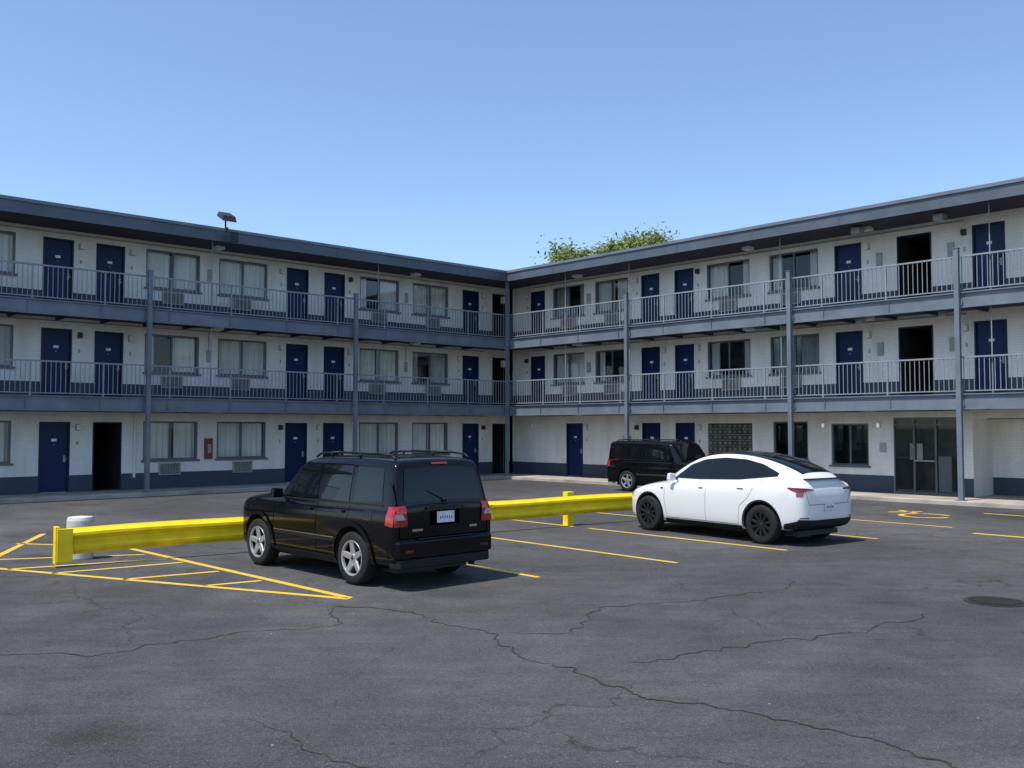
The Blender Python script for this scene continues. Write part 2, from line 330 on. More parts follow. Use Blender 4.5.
for w in ('L', 'R'):
    for fi in range(3):
        z0, z1 = FL[fi], SOF[fi]
        ops = leftfloor(fi) if w == 'L' else (rightground() if fi == 0 else rightupper())
        cur = -1.5 if w == 'L' else -1.3; end = LEN_L if w == 'L' else LEN_R
        bc = cur
        for (a, b_, t) in ops:
            if t in ('door', 'dark'): oz0, oz1 = z0, z0+2.17
            elif t == 'win': oz0, oz1 = z0+.93, z0+2.2
            elif t == 'bigwin': oz0, oz1 = z0+.80, z0+2.12
            elif t == 'block': oz0, oz1 = z0+.95, z0+2.15
            elif t == 'store': oz0, oz1 = z0, z0+2.3
            else: oz0, oz1 = z0, z0+2.25
            if w == 'L' and fi == 0 and t == 'door' and 15 < a < 16: t = 'dark'
            wb(walls, w, cur, a, -.2, 0, z0, z1, 'white_brick')
            wb(walls, w, a, b_, -.2, 0, oz1, z1, 'white_brick')
            if oz0 > z0: wb(walls, w, a, b_, -.2, 0, z0, oz0, 'white_brick')
            else:
                wb(band, w, bc, a, 0.001, .007, z0, z0+.52, 'navy_brick'); bc = b_
            cur = b_
            if t == 'door': door(w, a, b_, oz0, oz1)
            elif t == 'dark':
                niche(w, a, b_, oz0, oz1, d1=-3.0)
                wb(doors, w, a, a+.04, -.14, .012, oz0, oz1, 'doorframe'); wb(doors, w, b_-.04, b_, -.14, .012, oz0, oz1, 'doorframe')
                wb(doors, w, a+.04, b_-.04, -.14, .012, oz1-.04, oz1, 'doorframe')
            elif t in ('win', 'bigwin'): window(w, a, b_, oz0, oz1, fi, ac=not (w == 'R' and fi == 0))
            elif t == 'block':
                nx, nz_ = 9, 6
                for i in range(nx):
                    for j in range(nz_):
                        sx = (b_-a)/nx; sz = (oz1-oz0)/nz_
                        wb(store, w, a+i*sx+.010, a+(i+1)*sx-.010, -.12, -.03, oz0+j*sz+.010, oz0+(j+1)*sz-.010, 'gblock')
                        wb(store, w, a+i*sx+.055, a+(i+1)*sx-.055, -.029, -.02, oz0+j*sz+.055, oz0+(j+1)*sz-.055, 'gblock2')
                wb(store, w, a, b_, -.15, -.05, oz0, oz1, 'ac')
            elif t == 'store':
                xs = [a, a+.62, a+1.27, b_]
                for x in xs: wb(store, w, max(a, x-.03), min(b_, x+.03), -.14, -.03, oz0, oz1, 'bronze')
                for zz in (oz0, oz0+2.05, oz1-.06):
                    for k in range(3): wb(store, w, xs[k]+.031, xs[k+1]-.031, -.135, -.035, zz, zz+.06, 'bronze')
                wb(store, w, a+.64, a+1.25, -.035, -.0, oz0+.98, oz0+1.02, 'ac')
                p = [T(w, a, -.08, oz0), T(w, b_, -.08, oz0), T(w, b_, -.08, oz1), T(w, a, -.08, oz1)]; glass.face(p, 'glass')
                niche(w, a, b_, oz0, oz1, d1=-2.2, key='lobby')
                wb(store, w, a+.75, a+1.15, -1.6, -1.4, oz0+.02, oz0+1.1, 'curtain2'); wb(store, w, a+.1, a+.5, -.9, -.87, oz0+1.0, oz0+1.5, 'whiteplastic')
            elif t == 'recess':
                wb(walls, w, a, b_, -1.6, -1.4, z0, z1, 'white_brick'); wb(band, w, a, b_, -1.399, -1.392, z0, z0+.52, 'navy_brick')
                wb(walls, w, a-.2, a, -1.4, -.2, z0, z1, 'white_brick'); wb(walls, w, b_, b_+.2, -1.4, -.2, z0, z1, 'white_brick')
                wb(store, w, a+.4, b_-.2, -.2, 0.01, oz1-.02, oz1-.001, 'steel_dark')
                wb(walls, w, a, b_, -1.39, -.21, z1-.1, z1-.02, 'white_brick')
        wb(walls, w, cur, end, -.2, 0, z0, z1, 'white_brick'); wb(band, w, bc, end, 0.001, .007, z0, z0+.52, 'navy_brick')
walls.box(-DEEP, -DEEP+.2, -LEN_L, DEEP, 0, 8.26, 'white_brick'); walls.box(-DEEP+.2, LEN_R, DEEP-.2, DEEP, 0, 8.26, 'white_brick')
walls.box(-DEEP+.2, -1.7, -LEN_L+.001, -LEN_L+.2, 0, 8.255, 'white_brick'); walls.box(LEN_R-.2, LEN_R-.001, 1.7, DEEP-.2, 0, 8.255, 'white_brick')
walls.build('brick_walls', motel); band.build('painted_base_band', motel); doors.build('room_doors', motel); wins.build('window_frames', motel)
glass.build('window_panes', motel, recalc=False); curt.build('curtains', motel, recalc=False, smooth=False); acs.build('air_conditioners', motel)
store.build('storefront_and_glass_block', motel); rooms.build('dark_interiors', motel, recalc=False)

wb(fit, 'L', 12.36, 12.60, .002, .16, 1.05, 1.75, 'red'); wb(fit, 'L', 12.42, 12.54, .162, .17, 1.25, 1.55, 'ac')
for f in (3.0, 5.8):
    for s in (4.16, 12.5, 20.8): wb(fit, 'L', s-.07, s+.07, .002, .05, f+1.35, f+1.75, 'ac')
    for s in (3.3, 15.6, 17.8): wb(fit, 'R', s-.09, s+.09, .002, .06, f+1.35, f+1.75, 'ac')
for s in (15.45, 17.95):
    wb(fit, 'R', s-.13, s+.13, .9, 1.25, 8.02, 8.2, 'ac'); wb(fit, 'R', s-.1, s+.1, .9, 1.1, 5.28, 5.42, 'ac')
for s in (-.05, 13.65, 15.5):
    wb(fit, 'R', s-.05, s+.05, .002, .1, 2.1, 2.28, 'whiteplastic')
for f, zz in ((3.0, 5.46), (5.8, 8.2), (.12, 2.66)):
    wb(fit, 'L', .0, 31.5, .002, .03, zz-.07, zz-.045, 'ac'); wb(fit, 'R', .0, 18.2, .002, .03, zz-.07, zz-.045, 'ac')
for s in (4.16, 12.5, 20.8): wb(fit, 'L', s-.012, s+.012, .004, .028, 4.76, 5.39, 'ac')
# ceiling lights under each walkway
for zz in (2.70, 5.50, 8.255):
    for s in (4.2, 12.5, 20.8, 28.5): wb(fit, 'L', s-.15, s+.15, .55, .85, zz-.10, zz-.0, 'whiteplastic')
    for s in (3.3, 11.3, 15.55, 24.7): wb(fit, 'R', s-.15, s+.15, .55, .85, zz-.10, zz-.0, 'whiteplastic')
for s in (14.98, 6.68): wb(fit, 'L', s-.03, s+.03, .008, .07, .5, 2.58, 'whiteplastic')
wb(fit, 'R', 5.1, 5.5, .002, .03, 1.3, 1.8, 'ac'); wb(fit, 'R', 15.5, 15.72, .002, .02, 1.35, 1.65, 'curtain2')
fit.build('wall_fixtures', motel)
mb = MB()
for s in (13.65, 15.5):
    wb(mb, 'R', s-.035, s+.035, .101, .13, 2.12, 2.24, 'lamp')
mb.build('wall_lamp_lenses', motel)

mb = MB()
for z in (3.0, 5.8):
    t, b0 = z+.045, z-.39
    mb.box(0.001, .03, -LEN_L, -.001-.03, b0+.035, t-.035, 'steel'); mb.box(.001, .085, -LEN_L, -.03-.06, t-.034, t, 'steel'); mb.box(.001, .085, -LEN_L, -.09, b0, b0+.034, 'steel')
    mb.box(.001, LEN_R, -.03, -.001, b0+.035, t-.035, 'steel'); mb.box(.001, LEN_R, -.085, -.001, t-.034, t, 'steel'); mb.box(.001, LEN_R, -.085, -.001, b0, b0+.034, 'steel')
    s = 2.05
    while s < 30:
        mb.box(.031, .07, -s-.012, -s, b0+.036, t-.036, 'steel'); mb.box(s, s+.012, -.07, -.031, b0+.036, t-.036, 'steel'); s += 2.08
mb.build('steel_channel_fascia', motel)
mb = MB()
def post(w, s, top):
    wb(mb, w, s-.065, s+.065, 1.60, 1.73, .12, top, 'steel'); wb(mb, w, s-.12, s+.12, 1.56, 1.79, .12, .14, 'steel')
    wb(mb, w, s-.08, s+.08, 1.585, 1.745, top, top+.02, 'steel')
    for z in (2.75, 5.55): wb(mb, w, s-.10, s+.10, 1.587, 1.598, z-.08, z+.12, 'steel')
for s in (7.62, 15.2, 22.8, 30.2): post('L', s, 7.0)
for s in (6.70, 13.43, 18.62, 25.2): post('R', s, 7.05)
mb.box(.09, .20, -.20, -.09, .12, 8.22, 'steel')
def pipe(w, s, z0, z1, r=.018): mb.cyl(T(w, s, 1.38, z0), T(w, s, 1.38, z1), r, r, 8, 'rail')
for s in (6.45, 13.05, 21.4):
    pipe('L', s, 5.8, 8.26); pipe('L', s, 3.0, 5.52)
for s in (3.3, 12.95, 19.4, 6.6, 25.3):
    pipe('R', s, 5.8, 8.26); pipe('R', s, 3.0, 5.52)
mb.build('support_posts', motel)

mb = MB()
def railing(w, s0, s1, z):
    wb(mb, w, s0, s1, 1.425, 1.475, z+1.03, z+1.075, 'rail'); wb(mb, w, s0, s1, 1.435, 1.465, z+.11, z+.14, 'rail')
    s = s0; k = 0
    while s < s1:
        if k % 15 == 0: wb(mb, w, s, s+.042, 1.428, 1.472, z+.0, z+1.029, 'rail')
        else: wb(mb, w, s, s+.018, 1.441, 1.459, z+.141, z+1.029, 'rail')
        s += .137; k += 1
for z in (3.0, 5.8): railing('L', .03, LEN_L-.1, z); railing('R', .03, LEN_R-.1, z)
mb.build('balcony_railings', motel)

mb = MB()
x, y = OH-.05, -12.75
mb.cyl((x, y, 8.66), (x, y, 8.95), .03, .03, 8, 'black')
mb.hexa([(x-.15, y-.24, 9.10), (x+.32, y-.24, 8.86), (x+.32, y+.24, 8.86), (x-.15, y+.24, 9.10), (x-.10, y-.20, 9.24), (x+.26, y-.22, 9.06), (x+.26, y+.22, 9.06), (x-.10, y+.20, 9.24)], 'black')
mb.cyl((x+.1, y, 8.55), (x+.1, y, 8.70), .05, .05, 8, 'black')
mb.box(x+.30, x+.42, y-.05, y+.25, 8.20, 8.52, 'black')
mb.build('roof_floodlight', motel)
mb = MB()
for f in (3.0, 5.8): mb.box(-1.42, -1.2, .9, 1.2, f+1.75, f+2.05, 'whiteplastic')
mb.build('corner_light_box', motel)

walk = empty('sidewalk', (-0.2, 39.9, 0), ROT)
mb = MB()
mb.box(-DEEP, .42, -LEN_L-1, DEEP, -.01, .118, 'concrete'); mb.box(.42, LEN_R+1, -.42, DEEP, -.01, .118, 'concrete')
mb.build('kerbed_slab', walk, bevel=.015)

# ------------------------------------------------------------------ markings
S = Vector((.655, -.755)).normalized()
mk = MB()
def line(a, b_, w=.10, z=.004, key='yline'):
    a = Vector(a); b_ = Vector(b_); d = (b_-a).normalized(); n = Vector((-d.y, d.x))
    k = max(1, int((b_-a).length/.25)); row = []
    for i in range(k+1):
        p = a+(b_-a)*i/k; ww = w/2*(1+.15*noise.noise(Vector((p.x*3, p.y*3, 5))))
        row.append((p-n*ww, p+n*ww))
    for (p0, p1), (q0, q1) in zip(row, row[1:]): mk.face([(*p0, z), (*q0, z), (*q1, z), (*p1, z)], key)
ends = [Vector(e) for e in ((.37, 13.49), (2.57, 14.92), (4.72, 16.45), (6.93, 18.15), (9.3, 20.2))]
for e in ends[:4]: line(e, e-S*4.75)
line(ends[4], ends[4]-S*3.0)
for e in ends[:4]: line(e-S*5.2, e-S*9.9)
line((-8.3, 14.6), (-2.0, 11.80), .11)
line((-7.34, 17.4), (-2.0, 11.86), .11)
line((-8.4, 15.6), (-9.3, 19.0), .11); line((-12.0, 16.2), (-8.3, 14.6), .11)
for a, b_ in (((-8.35, 15.25), (-6.1, 15.9)), ((-7.5, 14.25), (-5.55, 15.4)), ((-6.65, 13.85), (-5.15, 14.98)), ((-5.4, 13.3), (-4.3, 14.05)), ((-4.1, 12.76), (-3.45, 13.2)), ((-9.0, 17.4), (-7.0, 16.9))): line(a, b_, .10)
line((9.2, 19.1), (11.6, 16.2), .16)
line((11.6, 23.5), (14.0, 20.6), .12)
c = Vector((9.9, 22.9))
for i in range(20):
    a0 = i/20*math.tau*.85; a1 = (i+1)/20*math.tau*.85
    line(c+Vector((math.cos(a0), math.sin(a0)))*.55, c+Vector((math.cos(a1), math.sin(a1)))*.55, .14)
line(c+Vector((.1, .5)), c+Vector((.0, 1.5)), .14); line(c+Vector((-.5, 1.0)), c+Vector((.4, 1.1)), .14)
mk.build('parking_lines', recalc=False)

mk = MB()
def crack(pts, w0=.02, w1=.03):
    pts = [Vector(p) for p in pts]; path = []
    for a, b_ in zip(pts, pts[1:]):
        n = max(2, int((b_-a).length/.04)); d = (b_-a).normalized(); pp = Vector((-d.y, d.x))
        for i in range(n):
            p = a+(b_-a)*i/n
            o = noise.noise(Vector((p.x*1.3, p.y*1.3, 3)))*.22+noise.noise(Vector((p.x*6, p.y*6, 9)))*.10+noise.noise(Vector((p.x*17, p.y*17, 4)))*.04
            path.append(p+pp*o)
    prev = None
    for i in range(len(path)-1):
        d = (path[i+1]-path[i]).normalized(); n = Vector((-d.y, d.x)); ta = min(1, i/12, (len(path)-1-i)/12)
        w = .55*(w0+(w1-w0)*(.5+1.4*noise.noise(Vector((i*.21, 2, w0*99)))))*max(.15, ta)
        w = max(w, .004)
        cur = (path[i]-n*w/2, path[i]+n*w/2)
        if prev: mk.face([(*prev[0], .0045), (*cur[0], .0045), (*cur[1], .0045), (*prev[1], .0045)], 'crack')
        prev = cur
crack([(-2.16, 11.6), (-.92, 10.68), (-.226, 9.79), (.074, 8.8), (.733, 7.92), (1.58, 7.21), (2.31, 6.5), (2.77, 5.87), (3.4, 5.0)], .024, .05)
crack([(-.226, 9.79), (.5, 9.95), (1.10, 11.28), (2.32, 11.75), (3.52, 12.5), (4.11, 13.6)], .018, .035)
crack([(.887, 8.61), (1.78, 9.0), (2.82, 9.65), (3.65, 9.99), (4.94, 10.97)], .02, .045)
crack([(-6.5, 9.0), (-4.8, 8.92), (-3.71, 9.0), (-2.7, 9.79), (-1.915, 10.3), (-2.16, 11.6)], .018, .03)
crack([(-1.99, 6.96), (-1.45, 6.5), (-.69, 5.87), (-.2, 5.0)], .01, .02)
crack([(2.32, 11.75), (2.6, 10.6), (2.82, 9.65)], .008, .015)
crack([(4.94, 10.97), (5.2, 11.3)], .01, .02)
crack([(5.8, 13.2), (7.5, 13.0), (9.5, 13.6), (12, 13.2)], .01, .02)
crack([(-5.4, 11.0), (-4.2, 10.6), (-3.71, 9.0)], .008, .015)
mk.build('pavement_cracks', recalc=False)

e = empty('manhole_cover', (5.84, 11.6, 0))
mb = MB(); mb.cyl((0, 0, .001), (0, 0, .010), .35, .35, 40, 'ironring'); mb.cyl((0, 0, .0105), (0, 0, .016), .30, .30, 40, 'iron')
for i in range(-4, 5):
    h = math.sqrt(max(0, .25**2-(i*.055)**2)); mb.box(i*.055-.012, i*.055+.012, -h, h, .0165, .021, 'ironring')
mb.build('iron_lid', e)

# ------------------------------------------------------------------ guardrail
ga = Vector((-6.88, 14.47)); gd = Vector((1.3+6.88, 20.6-14.47)).normalized()
gr = empty('guardrail', (ga.x, ga.y, 0), math.atan2(gd.y, gd.x))
mb = MB()
prof = [(0, .23), (-.015, .25), (-.075, .30), (-.08, .34), (-.015, .41), (-.015, .45), (-.08, .52), (-.075, .56), (-.015, .61), (0, .63)]
LG = 12.9; n = 40; th = .012
def gz(k): return .012*math.sin(k*1.3)-.06*max(0, 1-k/5)
def gy(k): return .012*math.sin(k*2.1)+.03*noise.noise(Vector((k*.8, 1, 1)))
for i in range(n):
    a = LG*i/n; b_ = LG*(i+1)/n
    for (d0, z0), (d1, z1) in zip(prof, prof[1:]):
        for t_ in (0, th):
            mb.face([(a, d0+t_+gy(a), z0+gz(a)), (b_, d0+t_+gy(b_), z0+gz(b_)), (b_, d1+t_+gy(b_), z1+gz(b_)), (a, d1+t_+gy(a), z1+gz(a))], 'yrail')
mb.build('w_beam', gr, recalc=False)
mb = MB()
for x in (3.6, 7.2, 10.22, 12.6):
    mb.box(x-.09, x+.09, .045, .21, 0, .72, 'yrail')
for x in (3.95, 7.9): mb.box(x-.16, x+.16, -.115, -.103, .27, .33, 'yrail'); mb.box(x-.16, x+.16, -.115, -.103, .50, .56, 'yrail')
mb.box(-.04, .02, -.10, .06, .05, .61, 'yrail'); mb.box(-.02, .20, -.13, -.105, .08, .58, 'yrail')
mb.box(LG-.02, LG+.05, -.10, .04, .2, .65, 'yrail')
mb.build('posts_and_end_shoe', gr, bevel=.008)
e = empty('concrete_bollard', (-6.95, 15.4, 0))
mb = MB()
k = [(0.0, 0.0), (.20, 0), (.205, .02), (.20, .62), (.185, .67), (.0, .69)]
for i in range(28):
    t0 = math.tau*i/28; t1 = math.tau*(i+1)/28
    for (r0, z0), (r1, z1) in zip(k, k[1:]):
        pts = [(r0*math.cos(t0), r0*math.sin(t0), z0), (r0*math.cos(t1), r0*math.sin(t1), z0), (r1*math.cos(t1), r1*math.sin(t1), z1), (r1*math.cos(t0), r1*math.sin(t0), z1)]
        mb.face(pts, 'bollard')
mb.build('bollard_body', e, recalc=True)

# ------------------------------------------------------------------ vehicles
def carpaint(name, col, rough=0.35, spec=.5, coat=1.0, crmin=0.0, crmax=.06):
    m, nt, b, N, L = new_mat(name)
    b.inputs['Base Color'].default_value = (*col, 1); b.inputs['Roughness'].default_value = rough; b.inputs['Specular IOR Level'].default_value = spec
    b.inputs['Coat Weight'].default_value = coat
    tc = N.new('ShaderNodeTexCoord'); n = N.new('ShaderNodeTexNoise'); n.inputs['Scale'].default_value = 6; n.inputs['Detail'].default_value = 6
    L.new(tc.outputs['Object'], n.inputs['Vector'])
    r = N.new('ShaderNodeMapRange'); r.inputs['To Min'].default_value = crmin; r.inputs['To Max'].default_value = crmax
    L.new(n.outputs['Fac'], r.inputs['Value']); L.new(r.outputs[0], b.inputs['Coat Roughness'])
    return m
M['cp_black'] = carpaint('black_car_paint', (0.004, 0.004, 0.0045), spec=0.0, coat=.75, crmin=.04, crmax=.14)
M['cp_white'] = carpaint('white_car_paint', (0.74, 0.74, 0.73))
M['cglass'] = paint('tinted_car_glass', (0.005, 0.006, 0.007), 0.03, var=0, spec=0.5)
M['tyre'] = paint('tyre_rubber', (0.016, 0.016, 0.016), 0.85, spec=.3)
M['alloy'] = paint('alloy_silver', (0.42, 0.43, 0.44), 0.4, metal=.6, var=.1)
M['alloy_dark'] = paint('alloy_dark', (0.016, 0.017, 0.018), 0.4, metal=.3)
M['chrome'] = paint('chrome', (0.7, 0.7, 0.7), 0.12, metal=1, var=.02)
M['tail'] = paint('red_tail_lens', (0.36, 0.010, 0.012), 0.15, var=.35, vscale=30, coat=1)
M['tail_dark'] = paint('dark_red_tail_lens', (0.14, 0.006, 0.008), 0.12, var=.35, vscale=30, coat=1)
M['lens'] = paint('clear_lens', (0.55, 0.50, 0.50), 0.1, metal=.3, coat=1)
M['trim'] = paint('black_trim', (0.010, 0.010, 0.011), 0.5, spec=.3)
M['seam'] = paint('panel_gap', (0.002, 0.002, 0.002), 0.9, spec=0)
M['seam_w'] = paint('panel_gap_shadow', (0.10, 0.10, 0.10), 0.9)
M['plate'] = paint('licence_plate', (0.70, 0.73, 0.76), 0.4, var=.2, vscale=22)
M['plate_ink'] = paint('plate_characters', (0.20, 0.08, 0.12), 0.5)

def low_ring(x, hw, zb, zt, cr):
    H = zt-zb
    h = [(0, zb), (hw*.55, zb), (hw*.90, zb+.01), (hw*.975, zb+.09), (hw*.995, zb+.36*H), (hw*1.0, zb+.62*H), (hw*.985, zt-.14*H), (hw*.93, zt-.02), (hw*.5, zt+cr*.7), (0, zt+cr)]
    return [(x, y, z) for y, z in h]+[(x, -y, z) for y, z in h[1:-1][::-1]]
def cab_ring(x, hb, zb, hr, zr, cr):
    z1 = max(zb+.03, zr-.06); zm = zb+(z1-zb)*.5
    h = [(0, zb-.15), (hb*.6, zb-.15), (hb, zb-.12), (hb, zb), (hb+(hr-hb)*.42, zm), (hr+.015, z1), (hr-.05, max(zb+.04, zr-.005)), (hr*.5, zr+cr*.75), (0, zr+cr)]
    return [(x, y, z) for y, z in h]+[(x, -y, z) for y, z in h[1:-1][::-1]]
def loft(name, rings, key, lvl=2):
    v = []; f = []; n = len(rings[0])
    for r in rings: v += r
    for i in range(len(rings)-1):
        for j in range(n):
            k = (j+1) % n; f.append([i*n+j, i*n+k, (i+1)*n+k, (i+1)*n+j])
    f.append(list(range(n))); f.append([(len(rings)-1)*n+j for j in range(n)])
    me = bpy.data.meshes.new(name); me.from_pydata(v, [], f)
    bm = bmesh.new(); bm.from_mesh(me); bmesh.ops.recalc_face_normals(bm, faces=bm.faces); bm.to_mesh(me); bm.free()
    me.materials.append(M[key]); me.materials.append(M['black'])
    ob = bpy.data.objects.new(name, me); COL.objects.link(ob)
    md = ob.modifiers.new('s', 'SUBSURF'); md.levels = lvl; md.render_levels = lvl
    return ob
def bake(ob):
    dg = bpy.context.evaluated_depsgraph_get(); me = bpy.data.meshes.new_from_object(ob.evaluated_get(dg)); ob.modifiers.clear(); ob.data = me
def cut_wheels(ob, ws, R, hw, depth=.34):
    cutters = []
    for (x, z) in ws:
        for sg in (1, -1):
            mb = MB(); mb.cyl((x, sg*(hw-depth), z), (x, sg*(hw+.3), z), R, R, 48, 'black')
            c = mb.build('cutter'); cutters.append(c)
            md = ob.modifiers.new('b', 'BOOLEAN'); md.operation = 'DIFFERENCE'; md.object = c; md.solver = 'EXACT'
    bake(ob)
    for c in cutters: bpy.data.objects.remove(c)
    for p in ob.data.polygons:
        c = p.center
        for (x, z) in ws:
            r = math.hypot(c.x-x, c.z-z)
            if r < R-.004 and abs(c.y) < hw-depth+.03 and abs(c.y) > hw-depth-.05: p.material_index = 1
            nrm = p.normal; rad = Vector((c.x-x, 0, c.z-z))
            if r < R+.02 and rad.length > 0 and nrm.dot(rad.normalized()) < -.7: p.material_index = 1
    ob.data.shade_smooth()
    try:
        ob.data.set_sharp_from_angle(angle=math.radians(40))
    except Exception: pass

class Car:
    def __init__(s, name, low, cab, key, ws, R, hw, seam):
        s.key = key; s.seam = seam
        s.low = loft('lower_body', [low_ring(*r) for r in low], key); cut_wheels(s.low, ws, R+.055, hw)
        s.cab = loft('cabin', [cab_ring(*r) for r in cab], key); bake(s.cab); s.cab.data.shade_smooth()
        vs = []; fs = []
        for o in (s.low, s.cab):
            b0 = len(vs); vs += [v.co.copy() for v in o.data.vertices]; fs += [[b0+i for i in p.vertices] for p in o.data.polygons]
        s.bvh = BVHTree.FromPolygons(vs, fs); s.e = empty(name); s.low.parent = s.e; s.cab.parent = s.e; s.patches = {}
    def hit(s, axis, u, v):
        o, d = {'L': ((u, 4, v), (0, -1, 0)), 'R': ((u, -4, v), (0, 1, 0)), 'B': ((-6, u, v), (1, 0, 0)), 'F': ((6, u, v), (-1, 0, 0)), 'T': ((u, v, 5), (0, 0, -1))}[axis]
        h = s.bvh.ray_cast(Vector(o), Vector(d))
        if h[0] is None: return None, None
        nn = h[1] if h[1].dot(Vector(d)) < 0 else -h[1]
        return h[0], nn
    def patch(s, name, axis, A, B, key, n=16, m=6, off=.006):
        mb = s.patches.setdefault((name, key), MB())
        def rs(pl, t):
            ls = [(Vector(b_)-Vector(a)).length for a, b_ in zip(pl, pl[1:])]; tot = sum(ls); d = t*tot
            for a, b_, l in zip(pl, pl[1:], ls):
                if d <= l+1e-9: return Vector(a)+(Vector(b_)-Vector(a))*(d/l if l else 0)
                d -= l
            return Vector(pl[-1])
        g = []
        for i in range(n+1):
            a = rs(A, i/n); b_ = rs(B, i/n); row = []
            for j in range(m+1):
                p = a+(b_-a)*j/m; h, nn = s.hit(axis, p.x, p.y); row.append(None if h is None else h+nn*off)
            g.append(row)
        for i in range(n):
            for j in range(m):
                q = [g[i][j], g[i+1][j], g[i+1][j+1], g[i][j+1]]
                if all(x is not None for x in q): mb.face(q, key)
    def sides(s, name, A, B, key, **k):
        s.patch(name, 'L', A, B, key, **k); s.patch(name, 'R', A, B, key, **k)
    def seamline(s, axis, pl, w=.008, key=None, off=.002, name='panel_gaps'):
        key = key or s.seam
        pl = [Vector(p) for p in pl]
        for a, b_ in zip(pl, pl[1:]):
            d = (b_-a).normalized(); nn = Vector((-d.y, d.x))*w/2; k = max(2, int((b_-a).length/.06))
            for ax in (('L', 'R') if axis == 'S' else (axis,)): s.patch(name, ax, [a-nn, b_-nn], [a+nn, b_+nn], key, n=k, m=1, off=off)
    def finish(s, loc, heading, scale=(1, 1, 1)):
        for (name, key), mb in s.patches.items():
            ob = mb.build(name, s.e, recalc=False, smooth=False)
            bm = bmesh.new(); bm.from_mesh(ob.data); bmesh.ops.remove_doubles(bm, verts=bm.verts, dist=.0004); bm.to_mesh(ob.data); bm.free(); ob.data.shade_smooth()
        s.e.location = loc; s.e.rotation_euler = (0, 0, math.atan2(heading[1], heading[0])); s.e.scale = scale

def wheels(e, ws, R, ytrk, w, style, key):
    for (x, z) in ws:
        for sg in (1, -1):
            mb = MB(); c = (x, sg*ytrk, R)
            o = sg*w/2
            prof = [(R*.62, -o*.9), (R*.70, -o), (R*.88, -o*1.0), (R*.965, -o*.86), (R, -o*.55), (R, o*.55), (R*.965, o*.86), (R*.88, o), (R*.70, o), (R*.64, o*.93), (R*.62, o*.5), (R*.62, -o*.9)]
            mb.lathe_y(c, prof, 40, 'tyre')
            mb.build('tyre', e, smooth=True)
            mb = MB()
            mb.lathe_y(c, [(R*.66, o*.95), (R*.655, o*1.0), (R*.60, o*.93), (R*.59, o*.1), (0, o*.1)], 40, 'alloy_dark')
            mb.lathe_y(c, [(R*.665, o*.95), (R*.66, o*1.02), (R*.60, o*.96), (R*.585, o*.7)], 40, key)
            ns = {'six': 6, 'multi': 10, 'five': 5}[style]
            for i in range(ns):
                a = math.tau*i/ns+.2
                wi, wo = (.050, .040) if style != 'multi' else (.022, .028)
                sk = 0.0 if style != 'multi' else .22
                def P_(r, t, y): return (c[0]+r*math.cos(a+(sk*r/R))-t*math.sin(a+(sk*r/R)), c[1]+y, c[2]+r*math.sin(a+(sk*r/R))+t*math.cos(a+(sk*r/R)))
                r0, r1 = R*.12, R*.62
                mb.hexa([P_(r0, -wi, o*.62), P_(r1, -wo, o*.78), P_(r1, wo, o*.78), P_(r0, wi, o*.62), P_(r0, -wi*.8, o*.82), P_(r1, -wo*.8, o*.96), P_(r1, wo*.8, o*.96), P_(r0, wi*.8, o*.82)], key)
            mb.cyl((c[0], c[1]+o*.5, c[2]), (c[0], c[1]+o*.88, c[2]), R*.19, R*.16, 20, key)
            mb.cyl((c[0], c[1]+o*.885, c[2]), (c[0], c[1]+o*.92, c[2]), R*.08, R*.07, 16, 'black')
            mb.build('alloy_rim', e, bevel=.004)

def arch_lips(car, ws, R, key, off=.012, w=.05, a0=-12, a1=192):
    for (x, z) in ws:
        n = 30
        for ax in ('L', 'R'):
            A = []; B = []
            for i in range(n+1):
                t = math.radians(a0+(a1-a0)*i/n); A.append((x+(R+.057)*math.cos(t), z+(R+.057)*math.sin(t))); B.append((x+(R+.057+w)*math.cos(t), z+(R+.057+w)*math.sin(t)))
            car.patch('arch_lip', ax, A, B, key, n=n, m=2, off=off)

def mirror(e, x, y, z, key):
    for sg in (1, -1):
        mb = MB()
        mb.hexa([(x-.05, sg*y, z-.06), (x+.09, sg*y, z-.05), (x+.06, sg*(y+.18), z-.05), (x-.05, sg*(y+.19), z-.06),
                 (x-.05, sg*y, z+.08), (x+.07, sg*y, z+.07), (x+.04, sg*(y+.17), z+.09), (x-.05, sg*(y+.18), z+.10)], key)
        mb.build('door_mirror', e, smooth=False, bevel=.025)
        mb = MB(); mb.box(x-.02, x+.03, min(sg*(y-.1), sg*(y+.02)), max(sg*(y-.1), sg*(y+.02)), z-.05, z-.01, 'black'); mb.build('mirror_arm', e)

